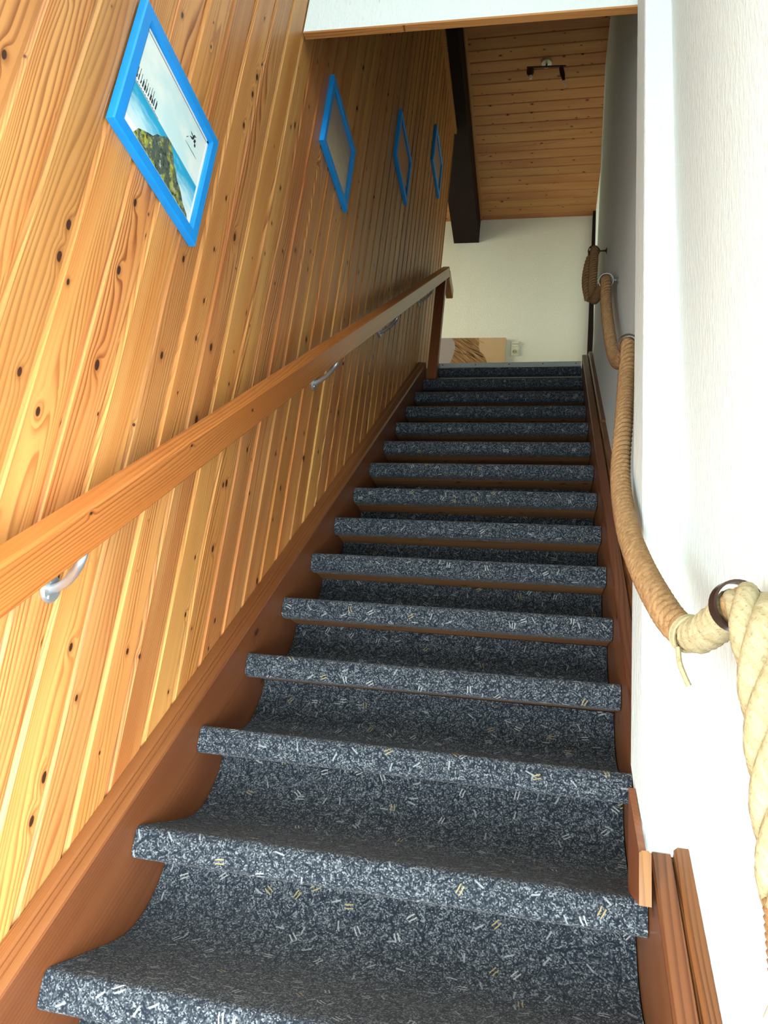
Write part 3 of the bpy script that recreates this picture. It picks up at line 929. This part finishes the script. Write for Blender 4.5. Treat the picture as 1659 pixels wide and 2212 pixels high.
# knotted yarn round the rope before the lowest ring, with its loose tail
ctr = min(range(len(mp)), key=lambda i: (mp[i] - Vector((0.838, -0.216, 0.508))).length)
t_, a_, b_ = frames(mp)[ctr]
yr = MB()
for off in (-0.003, 0.001, 0.004):
    yr.tube([mp[ctr] + t_ * (off + 0.004 * math.sin(q)) + a_ * (0.0205 * math.cos(q)) + b_ * (0.0205 * math.sin(q)) for q in [2 * math.pi * k / 24 for k in range(24)]], 0.0022, 6, closed=True)
yr.tube(catmull([mp[ctr] + Vector((-0.012, -0.002, -0.018)), mp[ctr] + Vector((-0.010, -0.004, -0.035)), mp[ctr] + Vector((-0.004, -0.004, -0.052)), mp[ctr] + Vector((0.000, -0.004, -0.062))], 0.004), [0.0032] * 3 + [0.003] * 60, 6) if False else None
tail = catmull([mp[ctr] + Vector((-0.012, -0.004, -0.017)), mp[ctr] + Vector((-0.011, -0.006, -0.035)), mp[ctr] + Vector((-0.005, -0.006, -0.052)), mp[ctr] + Vector((-0.001, -0.005, -0.060))], 0.004)
yr.tube(tail, 0.0032, 6)
keep(yr.obj('binding_yarn', ROPE2, None, True), rope)
# whipped cream yarn covering between the knot and the ring
wi = MB(); i0 = ctr + 3
i1 = min(range(len(mp)), key=lambda i: (mp[i] - D_).length) - 1
fr_ = frames(mp); pts = []; rad = []
for i in range(i0, i1):
    k = i - i0
    t, a, b = fr_[i]
    pts.append(mp[i]); rad.append(0.0203 + 0.0006 * math.sin(k * 1.9) + 0.0005 * math.sin(k * 5.1))
wi.tube(pts, rad, 14)
V = wi.v; Fc = wi.f; UV = []
for f in Fc:
    UV += [((q % 14) / 14.0, (q // 14) * 0.003) for q in f]
keep(new_obj('yarn_whipping', V, Fc, ROPE2, None, True, UV), rope)


def ring_hook(c, label, wall_dy=0.0, metal=BRONZE, tdir=None):
    r = empty('ring_hook', (XR, c.y, c.z), label, 'hook')
    t = tdir.normalized(); e1 = Vector((1, 0, 0)); e1 = (e1 - t * e1.dot(t)).normalized(); e2 = t.cross(e1)
    R1 = 0.0262; n = 32; sec = [(-0.0065, 0), (-0.0065, 0.0028), (0.0065, 0.0028), (0.0065, 0)]
    rg = []
    for k in range(n):
        an = 2 * math.pi * k / n; d = e1 * math.cos(an) + e2 * math.sin(an)
        rg.append([c + d * (R1 - 0.002 + h) + t * s for s, h in sec])
    keep(MB().rings(rg, closed=True).obj('ring', metal, None, True), r)
    wx = XR + max(0, (c.z - 2.4)) * 0.0197
    st = MB().lathe([(0.0001, 0), (0.0145, 0), (0.015, 0.002), (0.009, 0.004), (0.006, 0.007), (0.0038, 0.009), (0.0038, 0.013), (0.0048, 0.0145), (0.0034, 0.016), (0.0034, wx - c.x - R1 + 0.002)], (wx - 0.0004, c.y, c.z), (-1, 0, 0), 16)
    keep(st.obj('stem', metal, None, True), r)
    return r


def tang(c):
    i = min(range(len(mp)), key=lambda k: (mp[k] - c).length)
    return mp[min(i + 6, len(mp) - 1)] - mp[max(i - 6, 0)]


ring_hook(D_, 'dark bronze ring hook nearest the foot of the stairs, holding the rope end', tdir=Vector((0.2, -0.97, -0.05)))
ring_hook(C_, 'ring hook half hidden behind the white pier edge', tdir=tang(C_))
ring_hook(B_, 'shiny ring hook on a round wall plate, second from the top', metal=STEEL, tdir=tang(B_))
ring_hook(A_, 'small topmost ring hook where the rope tail hangs down', tdir=tang(A_))

# ------------------------------------------------------------------ things on the landing


def poster_mat(name, kind):
    n = N(name); c = n.coord(); x, y, z = n.sep(c)
    if kind == 'bg':
        f = n.smooth(n.math('ADD', x, n.math('MULTIPLY', n.noise(c, 4, 3), 0.05)), -0.02, 0.08)
        col = n.mix(f, (0.34, 0.29, 0.30), (0.56, 0.38, 0.22))
    else:
        v = n.comb(n.math('MULTIPLY', n.math('ADD', x, n.math('MULTIPLY', z, 1.1)), 70.0), n.math('MULTIPLY', z, 8.0), 0.0)
        f = n.noise(v, 1.0, 3, 0.6)
        col = n.ramp(f, [(0.3, (0.08, 0.036, 0.018)), (0.5, (0.27, 0.145, 0.065)), (0.7, (0.48, 0.31, 0.16))])
    return n.done(col, 0.6, 0.2)


po = empty('canvas_print', (-0.2, 4.075, 3.2), 'unframed canvas print of brown dune grass on the landing wall', 'picture')
cv = MB().box(-0.80, 0.331, 4.055, 4.0795, 2.85, 3.606)
keep(cv.obj('canvas', poster_mat('canvas_sky_print', 'bg')), po)
gl = MB()
lft = [(-0.105, 3.604), (-0.080, 3.57), (-0.07, 3.52), (-0.075, 3.47), (-0.09, 3.41), (-0.12, 3.30), (-0.16, 3.1), (-0.2, 2.9)]
rgt = [(0.112, 3.604), (0.118, 3.56), (0.115, 3.52), (0.13, 3.48), (0.16, 3.45), (0.18, 3.41), (0.22, 3.30), (0.27, 3.1), (0.3, 2.9)]
out = lft + rgt[::-1]; n_ = len(out)
gl.add([(p[0], 4.0542, p[1]) for p in out] + [(p[0], 4.0552, p[1]) for p in out], [tuple(range(n_)), tuple(range(n_, 2 * n_))[::-1]] + [(k, (k + 1) % n_, n_ + (k + 1) % n_, n_ + k) for k in range(n_)])
random.seed(9)
for k in range(26):
    x0 = random.uniform(-0.1, 0.1); z0 = random.uniform(3.46, 3.59); L = random.uniform(0.05, 0.10)
    gl.add([(x0, 4.0535, z0), (x0 + L, 4.0535, z0 - L * 0.55), (x0 + L, 4.0535, z0 - L * 0.55 - 0.006), (x0, 4.0535, z0 - 0.005),
            (x0, 4.0545, z0), (x0 + L, 4.0545, z0 - L * 0.55), (x0 + L, 4.0545, z0 - L * 0.55 - 0.006), (x0, 4.0545, z0 - 0.005)],
           [(0, 1, 2, 3), (7, 6, 5, 4), (0, 4, 5, 1), (1, 5, 6, 2), (2, 6, 7, 3), (3, 7, 4, 0)])
keep(gl.obj('printed_grass', poster_mat('printed_dune_grass', 'grass')), po)

so = empty('wall_socket', (0.405, 4.08, 3.518), 'cream double wall socket with a flap above a round outlet', 'socket')
fr0 = MB()
fr0.prism([(-0.034, -0.066), (0.034, -0.066), (0.034, 0.066), (-0.034, 0.066)], 0, 0.007, lambda p, a: (0.405 + p[0] * (1 - a * 8), 4.0795 - a, 3.5185 + p[1] * (1 - a * 5)))
keep(fr0.obj('socket_frame', CREAM), so)
fl = MB().prism([(-0.024, -0.022), (0.024, -0.022), (0.024, 0.022), (-0.024, 0.022)], 0, 0.006, lambda p, a: (0.405 + p[0], 4.073 - a, 3.552 + p[1] * (1 - a * 30)))
keep(fl.obj('socket_flap', CREAM), so)
fl2 = MB().box(0.383, 0.427, 4.064, 4.068, 3.552, 3.556); keep(fl2.obj('flap_lip', plain('dull_tan_plastic', (0.32, 0.30, 0.24), 0.5)), so)
ot = MB().prism([(-0.024, -0.024), (0.024, -0.024), (0.024, 0.024), (-0.024, 0.024)], 0, 0.004, lambda p, a: (0.405 + p[0], 4.073 - a, 3.486 + p[1]))
oto = keep(ot.obj('outlet', CREAM), so)
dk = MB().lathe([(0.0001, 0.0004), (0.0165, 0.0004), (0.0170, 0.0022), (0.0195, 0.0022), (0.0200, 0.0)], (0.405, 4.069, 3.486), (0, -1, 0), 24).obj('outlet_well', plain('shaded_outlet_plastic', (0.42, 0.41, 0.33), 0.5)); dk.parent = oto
ho = MB()
for dx in (-0.008, 0.008):
    ho.lathe([(0.0001, 0.0), (0.0032, 0), (0.0032, 0.0009), (0.0001, 0.0010)], (0.405 + dx, 4.0685, 3.486), (0, -1, 0), 10)
h_ = ho.obj('pin_hole', INK); h_.parent = oto

# ceiling spotlight
sp = empty('ceiling_spotlight', (0.574, 2.6116, ZC), 'small two-armed metal spotlight bar on the boarded ceiling', 'lamp')
plt = MB().lathe([(0.0001, 0.0), (0.036, 0.0), (0.037, 0.010), (0.033, 0.018), (0.0001, 0.021)], (0.574, 2.6116, ZC + 0.0005), (0, 0, -1), 28)
keep(plt.obj('ceiling_rose', plain('satin_nickel', (0.55, 0.52, 0.42), 0.35, 0.6), None, True), sp)
br = MB().tube([(0.574, 2.6116, ZC - 0.018), (0.574, 2.60, ZC - 0.060)], 0.006, 8); br.tube([(0.448, 2.590, ZC - 0.060), (0.700, 2.602, ZC - 0.060)], 0.0065, 10)
keep(br.obj('bar', BRONZE, None, True), sp)


def head(x, y, ax, rr_, L):
    ax = Vector(ax).normalized(); o = Vector((x, y, ZC - 0.064))
    b = MB().tube([o + Vector((0, 0, 0.004)), o + Vector((0, 0, -0.012))], 0.005, 8)
    b.lathe([(0.0001, 0), (rr_ * 0.7, 0.0), (rr_, 0.010), (rr_, L * 0.62), (rr_ * 0.62, L * 0.8), (rr_ * 0.55, L), (rr_ * 0.4, L), (rr_ * 0.35, L * 0.9), (0.0001, L * 0.9)], o + Vector((0, 0, -0.006)), ax, 18)
    h = keep(b.obj('lamp_head', BRONZE, None, True), sp)
    l = MB().lathe([(0.0001, L * 0.88), (rr_ * 0.5, L * 0.88), (rr_ * 0.45, L * 1.25), (rr_ * 0.2, L * 1.42), (0.0001, L * 1.45)], o + Vector((0, 0, -0.006)), ax, 14).obj('bulb', plain('frosted_bulb', (0.8, 0.77, 0.70), 0.25, 0.0), None, True)
    l.parent = h


head(0.468, 2.591, (0.12, 0.10, -1), 0.024, 0.060)
head(0.668, 2.600, (0.25, 0.30, -1), 0.016, 0.095)
